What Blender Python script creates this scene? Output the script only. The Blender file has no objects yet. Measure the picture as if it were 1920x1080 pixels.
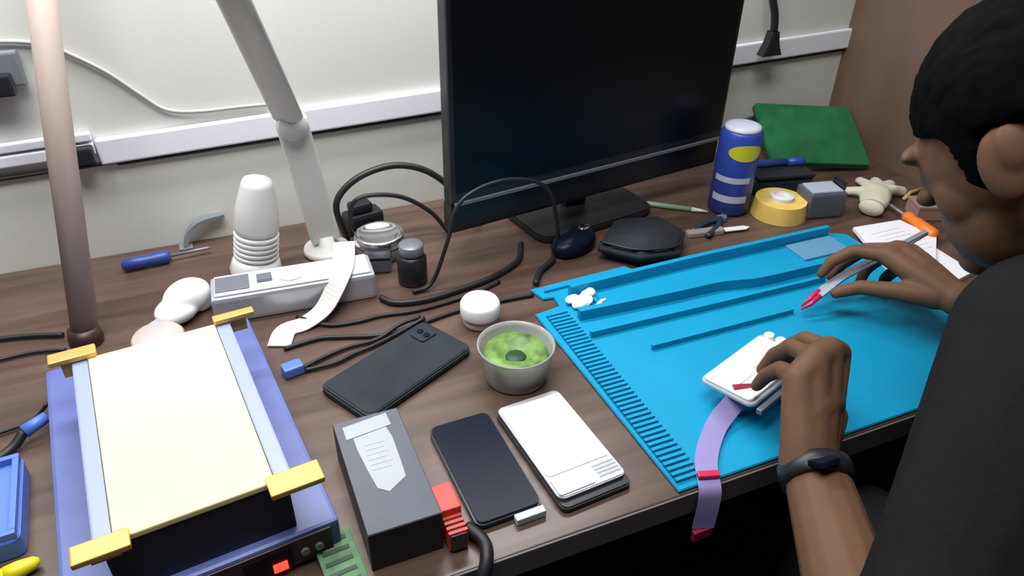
import bpy, bmesh, math, random
from mathutils import Vector, Matrix, Quaternion, noise
random.seed(7)
SC = bpy.context.scene
COL = SC.collection
PI = math.pi
V = Vector
DZ = 0.75            # worktop height

# ------------------------------------------------------------------ materials
def mat(name, col, rough=.5, metal=0., spec=.5, var=0., vscale=30., bump=0., bscale=200., emit=None, estr=0., trans=0., alpha=1., coat=0.):
    m = bpy.data.materials.new(name); m.use_nodes = True
    nt = m.node_tree; b = nt.nodes['Principled BSDF']
    b.inputs['Base Color'].default_value = (*col, 1)
    b.inputs['Roughness'].default_value = rough
    b.inputs['Metallic'].default_value = metal
    b.inputs['Specular IOR Level'].default_value = spec
    b.inputs['Transmission Weight'].default_value = trans
    b.inputs['Alpha'].default_value = alpha
    b.inputs['Coat Weight'].default_value = coat
    tc = nt.nodes.new('ShaderNodeTexCoord')
    if var > 0:
        n = nt.nodes.new('ShaderNodeTexNoise'); n.inputs['Scale'].default_value = vscale; n.inputs['Detail'].default_value = 5
        nt.links.new(tc.outputs['Object'], n.inputs['Vector'])
        r = nt.nodes.new('ShaderNodeValToRGB')
        r.color_ramp.elements[0].position = .3; r.color_ramp.elements[1].position = .7
        r.color_ramp.elements[0].color = (*[c*(1-var) for c in col], 1)
        r.color_ramp.elements[1].color = (*[min(1, c*(1+var)) for c in col], 1)
        nt.links.new(n.outputs['Fac'], r.inputs['Fac']); nt.links.new(r.outputs['Color'], b.inputs['Base Color'])
    if bump > 0:
        n2 = nt.nodes.new('ShaderNodeTexNoise'); n2.inputs['Scale'].default_value = bscale; n2.inputs['Detail'].default_value = 3
        nt.links.new(tc.outputs['Object'], n2.inputs['Vector'])
        bp = nt.nodes.new('ShaderNodeBump'); bp.inputs['Strength'].default_value = bump; bp.inputs['Distance'].default_value = .002
        nt.links.new(n2.outputs['Fac'], bp.inputs['Height']); nt.links.new(bp.outputs['Normal'], b.inputs['Normal'])
    if emit:
        b.inputs['Emission Color'].default_value = (*emit, 1); b.inputs['Emission Strength'].default_value = estr
    return m

def wood(name, dark, light, scale, rough, spec=.5):
    m = bpy.data.materials.new(name); m.use_nodes = True
    nt = m.node_tree; b = nt.nodes['Principled BSDF']
    tc = nt.nodes.new('ShaderNodeTexCoord'); mp = nt.nodes.new('ShaderNodeMapping')
    mp.inputs['Scale'].default_value = scale
    nt.links.new(tc.outputs['Object'], mp.inputs['Vector'])
    n = nt.nodes.new('ShaderNodeTexNoise'); n.inputs['Scale'].default_value = 1.0; n.inputs['Detail'].default_value = 6; n.inputs['Distortion'].default_value = .6
    nt.links.new(mp.outputs['Vector'], n.inputs['Vector'])
    r = nt.nodes.new('ShaderNodeValToRGB')
    r.color_ramp.elements[0].position = .35; r.color_ramp.elements[1].position = .68
    r.color_ramp.elements[0].color = (*dark, 1); r.color_ramp.elements[1].color = (*light, 1)
    nt.links.new(n.outputs['Fac'], r.inputs['Fac']); nt.links.new(r.outputs['Color'], b.inputs['Base Color'])
    b.inputs['Roughness'].default_value = rough; b.inputs['Specular IOR Level'].default_value = spec
    bp = nt.nodes.new('ShaderNodeBump'); bp.inputs['Strength'].default_value = .08; bp.inputs['Distance'].default_value = .001
    nt.links.new(n.outputs['Fac'], bp.inputs['Height']); nt.links.new(bp.outputs['Normal'], b.inputs['Normal'])
    return m

M = {}
M['wall'] = mat('wall_paint', (.66, .665, .62), .7, var=.03, vscale=3, bump=.05)
M['wood'] = wood('desk_laminate', (.064, .037, .028), (.122, .075, .057), (3, 40, 3), .34, .62)
M['wood_wall'] = wood('panel_laminate', (.12, .072, .05), (.17, .105, .078), (40, 3, 3), .5)
M['floor'] = mat('floor_tile', (.09, .085, .08), .5, var=.15, vscale=6)
M['edge'] = mat('edge_band', (.12, .105, .11), .5)
M['trunk'] = mat('trunking_pvc', (.84, .85, .92), .35)
M['black'] = mat('black_plastic', (.012, .013, .017), .4)
M['black_soft'] = mat('black_fabric', (.013, .016, .024), .8, var=.2, vscale=80, bump=.2)
M['black_gloss'] = mat('black_glass', (.005, .008, .018), .3, spec=.12)
M['screen'] = mat('monitor_screen', (.004, .0045, .007), .35, spec=.2)
M['bezel'] = mat('monitor_bezel', (.012, .012, .015), .35)
M['bezel_lip_lit'] = mat('monitor_lip_lit', (.16, .16, .18), .35)  # bezel edge catching the light, put in as a lighter grey
M['cord'] = mat('black_cord', (.010, .010, .014), .5)
M['white'] = mat('white_plastic', (.78, .78, .76), .35, var=.03)
M['white_warm'] = mat('white_plastic_warm', (.66, .64, .60), .4, var=.04)
M['white_bright'] = mat('white_gloss', (.9, .9, .9), .25)
M['pinkish'] = mat('pinkish_white_plastic', (.55, .48, .46), .4)
M['silver'] = mat('silver_plastic', (.55, .57, .62), .3, metal=.4)
M['silver_dark'] = mat('dark_silver', (.20, .215, .25), .35, metal=.3)
M['chrome'] = mat('bright_metal', (.85, .86, .88), .18, metal=1.)
M['lamp'] = mat('lamp_enamel', (.72, .72, .69), .4)
M['blue'] = mat('blue_paint', (.10, .135, .36), .4, var=.08)
M['blue_bin'] = mat('blue_bin_plastic', (.09, .19, .62), .4)
M['navy'] = mat('navy_side', (.012, .012, .026), .5)
M['plate'] = mat('cream_plate', (.93, .79, .40), .5, spec=.15, var=.03, vscale=8)
M['rail'] = mat('plate_rail', (.26, .31, .52), .4, metal=.1)
M['gold'] = mat('gold_clamp', (.60, .36, .10), .4, metal=.4)
M['panel'] = mat('brown_panel', (.035, .014, .010), .4)
M['red_led'] = mat('red_indicator', (.5, .01, .01), .4, emit=(1, .02, .01), estr=6)
M['yellow'] = mat('yellow_plastic', (.78, .70, .02), .4)
M['mat'] = mat('blue_silicone', (.004, .285, .50), .5, spec=.25, var=.05, vscale=12)
M['mat_pad'] = mat('greyish_blue_pad', (.12, .30, .48), .45)
M['boxgrey'] = mat('box_grey_card', (.105, .115, .14), .5, spec=.25, var=.05)
M['boxdark'] = mat('box_dark_card', (.008, .008, .011), .5)
M['boxside'] = mat('box_side_card', (.05, .042, .045), .5)
M['print'] = mat('silver_print', (.36, .40, .43), .4, spec=.3)
M['print_dk'] = mat('silver_print_text', (.34, .38, .41), .4)
M['red'] = mat('red_label', (.62, .06, .045), .45)
M['phone_dk'] = mat('phone_dark', (.012, .018, .032), .3)
M['slate'] = mat('slate_phone', (.028, .034, .04), .55, spec=.1, var=.15, vscale=25)
M['glint_pale'] = mat('phone_glint', (.45, .55, .6), .1)  # pale colour for the lamp reflection on the black phone
M['jar_clear'] = mat('clear_plastic', (.62, .64, .62), .2, trans=.55)
M['green_wick'] = mat('green_wick', (.13, .25, .05), .5, var=.6, vscale=60)
M['green_dk'] = mat('dark_green', (.008, .045, .016), .5)
M['green_bd'] = mat('green_board', (.01, .13, .045), .45, var=.2)
M['green_pcb'] = mat('green_circuit', (.06, .20, .06), .4, var=.4, vscale=70)
M['can_blue'] = mat('can_blue', (.03, .065, .36), .35)
M['can_yellow'] = mat('can_yellow', (.70, .65, .02), .4)
M['can_white'] = mat('can_white', (.55, .58, .68), .4)
M['tape_y'] = mat('tape_yellow', (.80, .56, .14), .45, var=.12)
M['grey_lt'] = mat('light_blue_grey', (.42, .46, .54), .4)
M['grey_dk'] = mat('slate_grey', (.10, .105, .13), .5)
M['cotton'] = mat('cream_cotton', (.60, .58, .44), .85, var=.1, bump=.3)
M['orange'] = mat('orange_plastic', (.80, .20, .02), .4)
M['paper'] = mat('white_paper', (.86, .86, .90), .7)
M['tan'] = mat('tan_stick', (.52, .36, .16), .6)
M['pinkbox'] = mat('dusty_pink_card', (.34, .20, .16), .6)
M['lav'] = mat('lavender_ribbon', (.36, .30, .62), .4, alpha=.8)
M['dkred'] = mat('dark_red_plastic', (.28, .015, .05), .4)
M['redtip'] = mat('red_tip', (.55, .02, .09), .35)
M['skin'] = mat('skin', (.145, .078, .047), .5, spec=.12, var=.12, vscale=18, bump=.08, bscale=400)
M['hair'] = mat('black_hair', (.002, .002, .0025), .8, spec=.05, var=.4, vscale=60, bump=.3, bscale=150)
M['shirt'] = mat('dark_grey_shirt', (.012, .0122, .013), .9, spec=.1, var=.12, vscale=25, bump=.2, bscale=500)
M['trouser'] = mat('dark_trousers', (.015, .016, .022), .85)
M['eye'] = mat('eye_white', (.7, .68, .66), .25)
M['taupe'] = mat('taupe_pole', (.46, .375, .33), .6)
M['grey_plug'] = mat('grey_plug', (.17, .19, .21), .5)
M['wallcord'] = mat('grey_cord', (.42, .42, .40), .5)
M['handle_bl'] = mat('blue_handle', (.03, .06, .28), .4)
M['teal_dk'] = mat('dark_teal', (.015, .03, .045), .5)
M['pale_green'] = mat('pale_green', (.24, .36, .25), .4)
M['pinkmetal'] = mat('pinkish_metal', (.55, .44, .42), .3, metal=.5)
M['shield'] = mat('white_shield', (.93, .93, .93), .3)

# ------------------------------------------------------------------ object helpers
def obj(name, bm, m, parent=None, smooth=False, label=None):
    me = bpy.data.meshes.new(name)
    bmesh.ops.recalc_face_normals(bm, faces=bm.faces[:])
    bm.to_mesh(me); bm.free()
    me.materials.append(m if isinstance(m, bpy.types.Material) else M[m])
    if smooth:
        for p in me.polygons: p.use_smooth = True
    o = bpy.data.objects.new(name, me); COL.objects.link(o)
    if parent: o.parent = parent
    if label: o['label'] = label
    return o

def tag(o, label, cat, group=None):
    o['label'] = label; o['category'] = cat
    if group: o['group'] = group
    return o

def thing(name, label, cat, loc=(0, 0, 0), rz=0, rot=None, group=None):
    o = bpy.data.objects.new(name, None); COL.objects.link(o)
    o.empty_display_size = .02
    o.location = loc; o.rotation_euler = rot if rot else (0, 0, rz)
    return tag(o, label, cat, group)

def struct(name, bm, m):
    o = obj(name, bm, m); o['kind'] = 'structure'; return o

def B(): return bmesh.new()

def merge(bm, src, mtx=None):
    if mtx: bmesh.ops.transform(src, matrix=mtx, verts=src.verts[:])
    me = bpy.data.meshes.new('tmp'); src.to_mesh(me); src.free()
    bm.from_mesh(me); bpy.data.meshes.remove(me); return bm

def box(bm, x0, x1, y0, y1, z0, z1, bev=0., seg=2, mtx=None):
    t = bmesh.new(); bmesh.ops.create_cube(t, size=1)
    for v in t.verts:
        v.co = V(((x0+x1)/2+v.co.x*(x1-x0), (y0+y1)/2+v.co.y*(y1-y0), (z0+z1)/2+v.co.z*(z1-z0)))
    if bev > 0: bmesh.ops.bevel(t, geom=t.edges[:], offset=bev, segments=seg, affect='EDGES', profile=.6)
    return merge(bm, t, mtx)

def rbox(bm, x0, x1, y0, y1, z0, z1, r, bev=.001, n=6, mtx=None):
    """slab with rounded vertical corners"""
    pts = []
    for cx, cy, a0 in ((x1-r, y1-r, 0), (x0+r, y1-r, 90), (x0+r, y0+r, 180), (x1-r, y0+r, 270)):
        for k in range(n+1):
            a = math.radians(a0+90*k/n); pts.append((cx+r*math.cos(a), cy+r*math.sin(a)))
    return prism(bm, pts, z0, z1, bev, mtx)

def prism(bm, pts, z0, z1, bev=0., mtx=None):
    t = bmesh.new()
    f = t.faces.new([t.verts.new((x, y, z0)) for x, y in pts])
    r = bmesh.ops.extrude_face_region(t, geom=[f])
    bmesh.ops.translate(t, vec=(0, 0, z1-z0), verts=[g for g in r['geom'] if isinstance(g, bmesh.types.BMVert)])
    if bev > 0:
        bmesh.ops.recalc_face_normals(t, faces=t.faces[:])
        ed = [e for e in t.edges if abs(e.verts[0].co.z-e.verts[1].co.z) < 1e-7]
        bmesh.ops.bevel(t, geom=ed, offset=bev, segments=2, affect='EDGES')
    return merge(bm, t, mtx)

def lathe(bm, prof, n=32, mtx=None, sx=1., sy=1.):
    """prof: (r, z) list; closed at both ends"""
    t = bmesh.new(); rings = []
    for r, z in prof:
        if r < 1e-6: rings.append([t.verts.new((0, 0, z))])
        else: rings.append([t.verts.new((r*sx*math.cos(2*PI*k/n), r*sy*math.sin(2*PI*k/n), z)) for k in range(n)])
    for a, b in zip(rings, rings[1:]):
        for k in range(n):
            k2 = (k+1) % n
            if len(a) == 1 and len(b) == 1: continue
            if len(a) == 1: t.faces.new((a[0], b[k], b[k2]))
            elif len(b) == 1: t.faces.new((a[k], a[k2], b[0]))
            else: t.faces.new((a[k], a[k2], b[k2], b[k]))
    if len(rings[0]) > 1: t.faces.new(rings[0][::-1])
    if len(rings[-1]) > 1: t.faces.new(rings[-1])
    return merge(bm, t, mtx)

def crom(pts, per=8):
    P = [V(p) for p in pts]; P = [P[0]*2-P[1]] + P + [P[-1]*2-P[-2]]
    out = []
    for i in range(1, len(P)-2):
        a, b, c, d = P[i-1:i+3]
        for k in range(per):
            s = k/per
            out.append(.5*((2*b)+(c-a)*s+(2*a-5*b+4*c-d)*s*s+(3*b-a-3*c+d)*s**3))
    out.append(P[-2]); return out

def tube(bm, pts, r, n=10, per=8, smooth=True, flat=1.):
    """round (or flattened) tube along a smooth path; r a number or a list per control point"""
    path = crom(pts, per) if smooth else [V(p) for p in pts]
    m = len(path)
    if isinstance(r, (list, tuple)):
        rr = []
        for i in range(m):
            s = i/(m-1)*(len(r)-1); k = min(int(s), len(r)-2); rr.append(r[k]+(r[k+1]-r[k])*(s-k))
    else: rr = [r]*m
    t = bmesh.new(); rings = []; up = None
    for i, p in enumerate(path):
        d = (path[min(i+1, m-1)]-path[max(i-1, 0)]).normalized()
        if up is None:
            up = V((0, 0, 1)) if abs(d.z) < .9 else V((0, 1, 0))
        side = d.cross(up)
        if side.length < 1e-5: side = d.orthogonal()
        side.normalize(); up = side.cross(d).normalized()
        rings.append([t.verts.new(p+side*(rr[i]*math.cos(2*PI*k/n))+up*(rr[i]*flat*math.sin(2*PI*k/n))) for k in range(n)])
    for a, b in zip(rings, rings[1:]):
        for k in range(n): t.faces.new((a[k], a[(k+1) % n], b[(k+1) % n], b[k]))
    t.faces.new(rings[0][::-1]); t.faces.new(rings[-1])
    return merge(bm, t)

def strip(bm, pts, w, th, per=8, side=None):
    """flat ribbon of width w (along side vectors or horizontal normal) and thickness th"""
    path = crom(pts, per); m = len(path); t = bmesh.new(); rings = []
    for i, p in enumerate(path):
        d = (path[min(i+1, m-1)]-path[max(i-1, 0)]).normalized()
        s = V(side).normalized() if side else d.cross(V((0, 0, 1))).normalized()
        s = (s-d*s.dot(d)).normalized()
        n = s.cross(d).normalized()
        rings.append([t.verts.new(p+s*a*w/2+n*b*th/2) for a, b in ((-1, -1), (1, -1), (1, 1), (-1, 1))])
    for a, b in zip(rings, rings[1:]):
        for k in range(4): t.faces.new((a[k], a[(k+1) % 4], b[(k+1) % 4], b[k]))
    t.faces.new(rings[0][::-1]); t.faces.new(rings[-1])
    return merge(bm, t)

def ell(bm, c, r, rotm=None, sub=3):
    t = bmesh.new(); bmesh.ops.create_icosphere(t, subdivisions=sub, radius=1)
    for v in t.verts:
        q = V((v.co.x*r[0], v.co.y*r[1], v.co.z*r[2]))
        v.co = (rotm @ q if rotm else q)+V(c)
    return merge(bm, t)

def capsule(bm, p0, r0, p1, r1, n=14, flat=1., upv=None, caps=True):
    """tapered limb segment with domed ends"""
    p0, p1 = V(p0), V(p1); d = (p1-p0); L = d.length; d.normalize()
    s = d.cross(V(upv) if upv else (V((0, 0, 1)) if abs(d.z) < .9 else V((0, 1, 0)))).normalized(); u = s.cross(d)
    prof = []
    if caps:
        for k in range(5):
            a = PI/2*(1-k/5); prof.append((r0*math.cos(a), -r0*math.sin(a)))
    prof.append((r0, 0)); prof.append((r1, L))
    if caps:
        for k in range(1, 6):
            a = PI/2*k/5; prof.append((r1*math.cos(a), L+r1*math.sin(a)))
    t = bmesh.new(); rings = []
    for r, z in prof:
        if r < 1e-6: rings.append([t.verts.new(p0+d*z)])
        else: rings.append([t.verts.new(p0+d*z+s*(r*math.cos(2*PI*k/n))+u*(r*flat*math.sin(2*PI*k/n))) for k in range(n)])
    for a, b in zip(rings, rings[1:]):
        for k in range(n):
            k2 = (k+1) % n
            if len(a) == 1: t.faces.new((a[0], b[k], b[k2]))
            elif len(b) == 1: t.faces.new((a[k], a[k2], b[0]))
            else: t.faces.new((a[k], a[k2], b[k2], b[k]))
    if len(rings[0]) > 1: t.faces.new(rings[0][::-1])
    if len(rings[-1]) > 1: t.faces.new(rings[-1])
    bmesh.ops.recalc_face_normals(t, faces=t.faces[:])
    return merge(bm, t)

def chain(bm, pts, rs, **k):
    for i in range(len(pts)-1): capsule(bm, pts[i], rs[i], pts[i+1], rs[i+1], **k)

def fuse(name, bm, voxel, m, parent=None, it=4):
    """union overlapping volumes into one continuous smooth skin"""
    o = obj(name, bm, m, parent)
    md = o.modifiers.new('r', 'REMESH'); md.mode = 'VOXEL'; md.voxel_size = voxel; md.use_smooth_shade = True
    sm = o.modifiers.new('s', 'SMOOTH'); sm.iterations = it; sm.factor = .5
    dg = bpy.context.evaluated_depsgraph_get(); dg.update()
    me = bpy.data.meshes.new_from_object(o.evaluated_get(dg))
    o.modifiers.clear(); o.data = me
    for p in me.polygons: p.use_smooth = True
    if not me.materials: me.materials.append(M[m])
    return o

def solo(name, bm, m, label, cat, smooth=False, group=None):
    return tag(obj(name, bm, m, None, smooth), label, cat, group)

T = Matrix.Translation
def Rz(a): return Matrix.Rotation(a, 4, 'Z')
def Rx(a): return Matrix.Rotation(a, 4, 'X')
def Ry(a): return Matrix.Rotation(a, 4, 'Y')

# ------------------------------------------------------------------ setting
WY, WX = 1.145, 1.222
struct('wall_back', box(B(), -1.6, WX+.1, WY, WY+.1, 0, 2.7), 'wall')
struct('wall_right', box(B(), WX, WX+.1, -1.4, WY-.0005, 0, 2.7), 'wood_wall')
struct('floor', box(B(), -1.6, WX+.1, -1.8, WY+.1, -.1, 0), 'floor')

# trunking along the back wall, a wide run and a narrow run
b = B(); a = .028
box(b, 0, 1.375, -.0105, -.0005, -.019, .019, .003, mtx=T((-.148, WY, .9175)) @ Ry(-a))
struct('trim_1', b, 'trunk')
b = B()
box(b, 0, .95, -.012, -.0005, -.012, .004, .002, mtx=T((-1.1, WY, .902)) @ Ry(-a))
box(b, 0, .95, -.012, -.0005, .008, .020, .002, mtx=T((-1.1, WY, .902)) @ Ry(-a))
struct('trim_2', b, 'trunk')

# ------------------------------------------------------------------ workbench
t = thing('workbench', 'brown wood-grain workbench running along the white wall, covered in repair tools', 'workbench', (0, 0, 0))
obj('worktop', box(B(), -1.2, WX-.002, .412, WY-.001, DZ-.03, DZ, .0015), 'wood', t)
obj('front_edge', box(B(), -1.2, WX-.002, .4095, .4117, DZ-.031, DZ-.0008), 'edge', t)
for x in (-1.19, .02, WX-.03):
    obj('side_panel', box(B(), x, x+.02, .5, WY-.02, .001, DZ-.0305), 'edge', t)
obj('back_panel', box(B(), -1.16, WX-.035, WY-.05, WY-.03, .2, DZ-.0305), 'edge', t)

# ------------------------------------------------------------------ monitor
ang = math.atan2(.078, .523)
t = thing('monitor', 'large black computer monitor standing against the back wall, screen off', 'monitor', (.306, .92, DZ+.0005), ang)
w = .535
obj('housing', box(B(), 0, w, .004, .030, .10, .43, .004), 'bezel', t)
obj('rear_shell', box(B(), .08, w-.08, .030, .058, .15, .38, .012), 'bezel', t)
obj('screen', box(B(), .008, w-.008, .0028, .0045, .118, .422), 'screen', t)
obj('chin', box(B(), .0, w, .0065, .034, .052, .0995, .006), 'bezel', t)
obj('bottom_lip', box(B(), .004, w-.004, .0005, .0038, .0985, .1045, .001), 'bezel_lip_lit', t, label='bottom lip with its lit edge painted grey')
obj('button_strip', box(B(), .40, .46, .0022, .0042, .108, .112, .0006), 'bezel', t)
b = B(); box(b, .245, .29, .0585, .075, .012, .26, .005)
obj('neck', b, 'bezel', t)
b = B(); rbox(b, .15, .385, -.02, .135, 0, .012, .03, .003)
obj('base', b, 'bezel', t)

# ------------------------------------------------------------------ screen separator machine (left front)
rm = math.radians(6.3)
t = thing('heating_plate_machine', 'blue heating-plate machine with bright cream plate and four gold corner clamps', 'machine', (-.093, .648, DZ+.0005), rm)
obj('body', box(B(), -.114, .114, -.182, .180, .004, .040, .004), 'blue', t)
for sx in (-1, 1):
    for sy in (-1, 1):
        obj('foot', lathe(B(), [(.009, 0), (.010, .004)], 16, T((sx*.09, sy*.15, 0))), 'black', t)
PX, PY, PW, PD = .0045, -.043, .077, .1285
obj('heater_block', box(B(), PX-PW+.003, PX+PW-.003, PY-PD, PY+PD, .0402, .098, .002), 'navy', t, label='dark navy block under the plate')
obj('heating_plate', box(B(), PX-PW+.0135, PX+PW-.0135, PY-PD-.001, PY+PD+.001, .0982, .105, .0015), 'plate', t, label='glowing cream top plate')
for sx in (-1, 1):
    x = PX+sx*(PW-.0055)
    obj('side_rail', box(B(), x-.0075, x+.0075, PY-PD-.001, PY+PD+.001, .0982, .104, .002), 'rail', t)
for (wx0, wy0), (wx1, wy1) in (((-.197, .731), (-.153, .738)), ((-.036, .743), (.008, .746)), ((-.161, .456), (-.119, .461)), ((-.0125, .468), (.033, .473))):
    p0 = Rz(-rm) @ V((wx0+.093, wy0-.648, 0)); p1 = Rz(-rm) @ V((wx1+.093, wy1-.648, 0))
    y = (p0.y+p1.y)/2; sy = 1 if y > 0 else -1; ye = PY+sy*PD
    cl = obj('clamp', box(B(), p0.x, p1.x, min(y-.006, ye-.002), max(y+.006, ye+.002), .1055, .1115, .0015), 'gold', t)
    obj('clamp_lip', box(B(), p0.x+.010, p1.x-.010, ye+sy*.0015-.0012, ye+sy*.0015+.0012, .088, .1054), 'gold', cl)
fp = obj('front_panel', box(B(), -.105, .105, -.1845, -.1822, .006, .037, .001), 'panel', t, label='dark brown front panel')
dp = obj('display', box(B(), .025, .068, -.1858, -.1846, .009, .033), 'black_gloss', t)
obj('indicator', box(B(), .049, .062, -.1870, -.1859, .008, .019, .0005), 'red_led', dp, label='red glowing indicator')
for x in (.079, .092): obj('button', lathe(B(), [(.004, 0), (.004, .003)], 14, T((x, -.1846, .02)) @ Rx(PI/2)), 'silver_dark', t)

# leads plugged into the machine's left side
b = B(); tube(b, [(-1.1, .76, DZ+.004), (-.7, .76, DZ+.004), (-.35, .758, DZ+.004), (-.278, .768, DZ+.004), (-.245, .775, DZ+.006), (-.2265, .780, DZ+.02)], .0022)
solo('thin_lead', b, 'cord', 'thin black lead running from picture edge to the blue machine', 'cable', True)
t = thing('probe_lead', 'thick black lead with blue connector at left side of the blue machine', 'cable', (0, 0, 0))
b = B(); tube(b, [(-1.1, .70, DZ+.006), (-.75, .71, DZ+.006), (-.44, .712, DZ+.006), (-.33, .707, DZ+.006), (-.29, .712, DZ+.006), (-.262, .731, DZ+.007), (-.2475, .7445, DZ+.016)], .0055)
obj('lead', b, 'cord', t, True)
b = B(); tube(b, [(-.2475, .7445, DZ+.016), (-.2255, .757, DZ+.020)], [.008, .0065], smooth=False)
obj('connector', b, 'blue_bin', t, True, label='blue connector')
b = B(); tube(b, [(-1.1, 1.02, DZ+.0045), (-.7, .99, DZ+.0045), (-.40, .974, DZ+.0045), (-.32, .962, DZ+.0045), (-.27, .954, DZ+.0045), (-.225, .940, DZ+.0045)], .0035)
solo('black_wire', b, 'cord', 'black wire lying on the wood near the wall at far left', 'cable', True)
b = B(); tube(b, [(-1.1, .86, DZ+.004), (-.7, .88, DZ+.004), (-.40, .900, DZ+.004), (-.317, .910, DZ+.004), (-.26, .914, DZ+.004), (-.22, .905, DZ+.004)], .0025)
solo('dark_wire', b, 'cord', 'thin dark wire behind the back left gold clamp', 'cable', True)

# blue bin and yellow marker at lower left
t = thing('storage_bin', 'small blue plastic bin at the lower left corner', 'bin', (-.317, .632, DZ+.0005), math.radians(4))
b = B(); rbox(b, -.085, .08, -.055, .06, 0, .022, .008, .001)
obj('tray_body', b, 'blue_bin', t)
b = B(); box(b, -.083, .078, .052, .058, .0222, .030, .001); box(b, -.083, .078, -.053, -.047, .0222, .030, .001)
box(b, -.083, -.077, -.047, .052, .0222, .030, .001); box(b, .072, .078, -.047, .052, .0222, .030, .001)
obj('rim', b, 'blue_bin', t)
t = thing('marker_pen', 'yellow marker pen lying in front of the blue bin', 'pen', (-.247, .557, DZ+.0085), math.radians(14))
obj('barrel', lathe(B(), [(.0075, -.11), (.008, -.10), (.008, -.005), (.0075, 0)], 20, Ry(PI/2)), 'yellow', t, True)
obj('cap', lathe(B(), [(.0081, .0005), (.0081, .012), (.006, .024), (.003, .028), (0, .0285)], 20, Ry(PI/2)), 'yellow', t, True)

# ------------------------------------------------------------------ pole leaning on the wall
b = B(); tube(b, [(-.196, .92, DZ+.012), (-.158, 1.033, 1.064), (-.115, 1.1325, 1.36)], .0165, 20, smooth=False)
tag(thing('leaning_pole', 'taupe round pole leaning from the wood top against the wall', 'pole'), 'taupe round pole leaning from the wood top against the wall', 'pole')
lp = bpy.data.objects['leaning_pole']
obj('shaft', b, 'taupe', lp, True)
obj('foot', lathe(B(), [(.020, 0), (.021, .006), (.018, .022)], 20, T((-.197, .9175, DZ+.0003))), 'panel', lp, True)

b = B(); tube(b, [(-1.05, WY-.004, .8775), (-.152, WY-.004, .9000-.0015), (-.10, WY-.004, .8965), (.45, WY-.004, .9115), (1.215, WY-.004, .9330)], .0032, 8)  # dark strip added as the shade under the trunking, modelled as a thin tube
solo('trunking_shade_line', b, 'cord', 'thin black shade line drawn along the underside of the white trunking', 'cable', True)
# wall cord with socket box at far left, adapter under the trunking
t = thing('wall_socket', 'grey socket box on the wall at the far left edge', 'socket', (-.232, WY-.0005, 1.045))
obj('back_box', box(B(), -.05, .028, -.016, 0, -.022, .022, .003), 'grey_plug', t)
obj('plug', box(B(), -.035, .016, -.034, -.0163, -.030, -.002, .004), 'black', t)
b = B(); tube(b, [(-.30, WY-.004, 1.078), (-.219, WY-.004, 1.078), (-.169, WY-.004, 1.069), (-.146, WY-.004, 1.055), (-.109, WY-.004, 1.027), (-.077, WY-.004, .994), (-.048, WY-.004, .967), (-.007, WY-.005, .959), (.051, WY-.005, .9585), (.093, WY-.005, .9575)], .0028)
solo('wall_cable', b, 'wallcord', 'thin grey cord drooping across the wall above the white trunking', 'cable', True)
t = thing('cable_adapter', 'small black adapter at the left end of the wide white trunking', 'adapter', (-.172, WY-.0005, .9215), rot=(0, -.03, 0))
obj('body', box(B(), -.0195, .0215, -.032, -.0125, -.012, .012, .004), 'black', t)
obj('prong', box(B(), -.006, .006, -.0124, 0, -.005, .005), 'chrome', t)

# cable and plug on the wall right of the monitor
t = thing('wall_plug', 'black plug on the trunking with cable rising, right of the monitor', 'plug', (1.003, WY-.0225, .965))
b = B(); prism(b, [(-.022, -.014), (.022, -.014), (.012, .008), (.007, .030), (-.007, .030), (-.012, .008)], 0, .022, .002, Rx(PI/2))
obj('body', b, 'black', t)
b = B(); tube(b, [(0, -.012, .030), (-.006, -.012, .06), (-.025, -.010, .12), (-.03, -.010, .25), (-.03, -.010, .40)], .007)
obj('cord', b, 'cord', t, True)
b = B(); tube(b, [(.935, WY-.006, .80), (.975, WY-.006, .812), (1.02, WY-.006, .822), (1.055, WY-.006, .836)], [.002, .003, .005, .006])
solo('hanging_wire', b, 'grey_plug', 'short dark wire against the wall above the blue can', 'cable', True)

# ------------------------------------------------------------------ swing-arm lamp and the white clutter behind the machine
t = thing('swing_arm_lamp', 'white swing-arm lamp rising from behind the power strip, head over the plate', 'lamp', (0, 0, 0))
obj('base', lathe(B(), [(.034, 0), (.036, .003), (.034, .010), (.014, .016), (.014, .03)], 32, T((.136, 1.035, DZ+.0005))), 'lamp', t, True)
b = B(); box(b, -.022, .022, -.009, .009, 0, .205, .004, mtx=T((.136, 1.035, DZ+.022)) @ Ry(-.13) @ Rx(.05))
obj('lower_arm', b, 'lamp', t)
E0 = V((.110, 1.022, .968))
b = B(); lathe(b, [(.019, -.016), (.021, -.012), (.021, .012), (.019, .016)], 28, T(E0) @ Rx(PI/2))
obj('elbow', b, 'lamp', t, True)
E1 = V((.016, .795, 1.305))
b = B(); tube(b, [E0+V((-.004, -.006, .012)), E1], [.021, .019], 16, smooth=False, flat=.5)
obj('upper_arm', b, 'lamp', t, True)
b = B()
lathe(b, [(.012, .055), (.02, .05), (.055, .0), (.0535, .0), (.019, .045), (.01, .05)], 32, T((.012, .775, 1.245)) @ Ry(.2) @ Rx(.25))
obj('lamp_shade', b, 'lamp', t, True)

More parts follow.
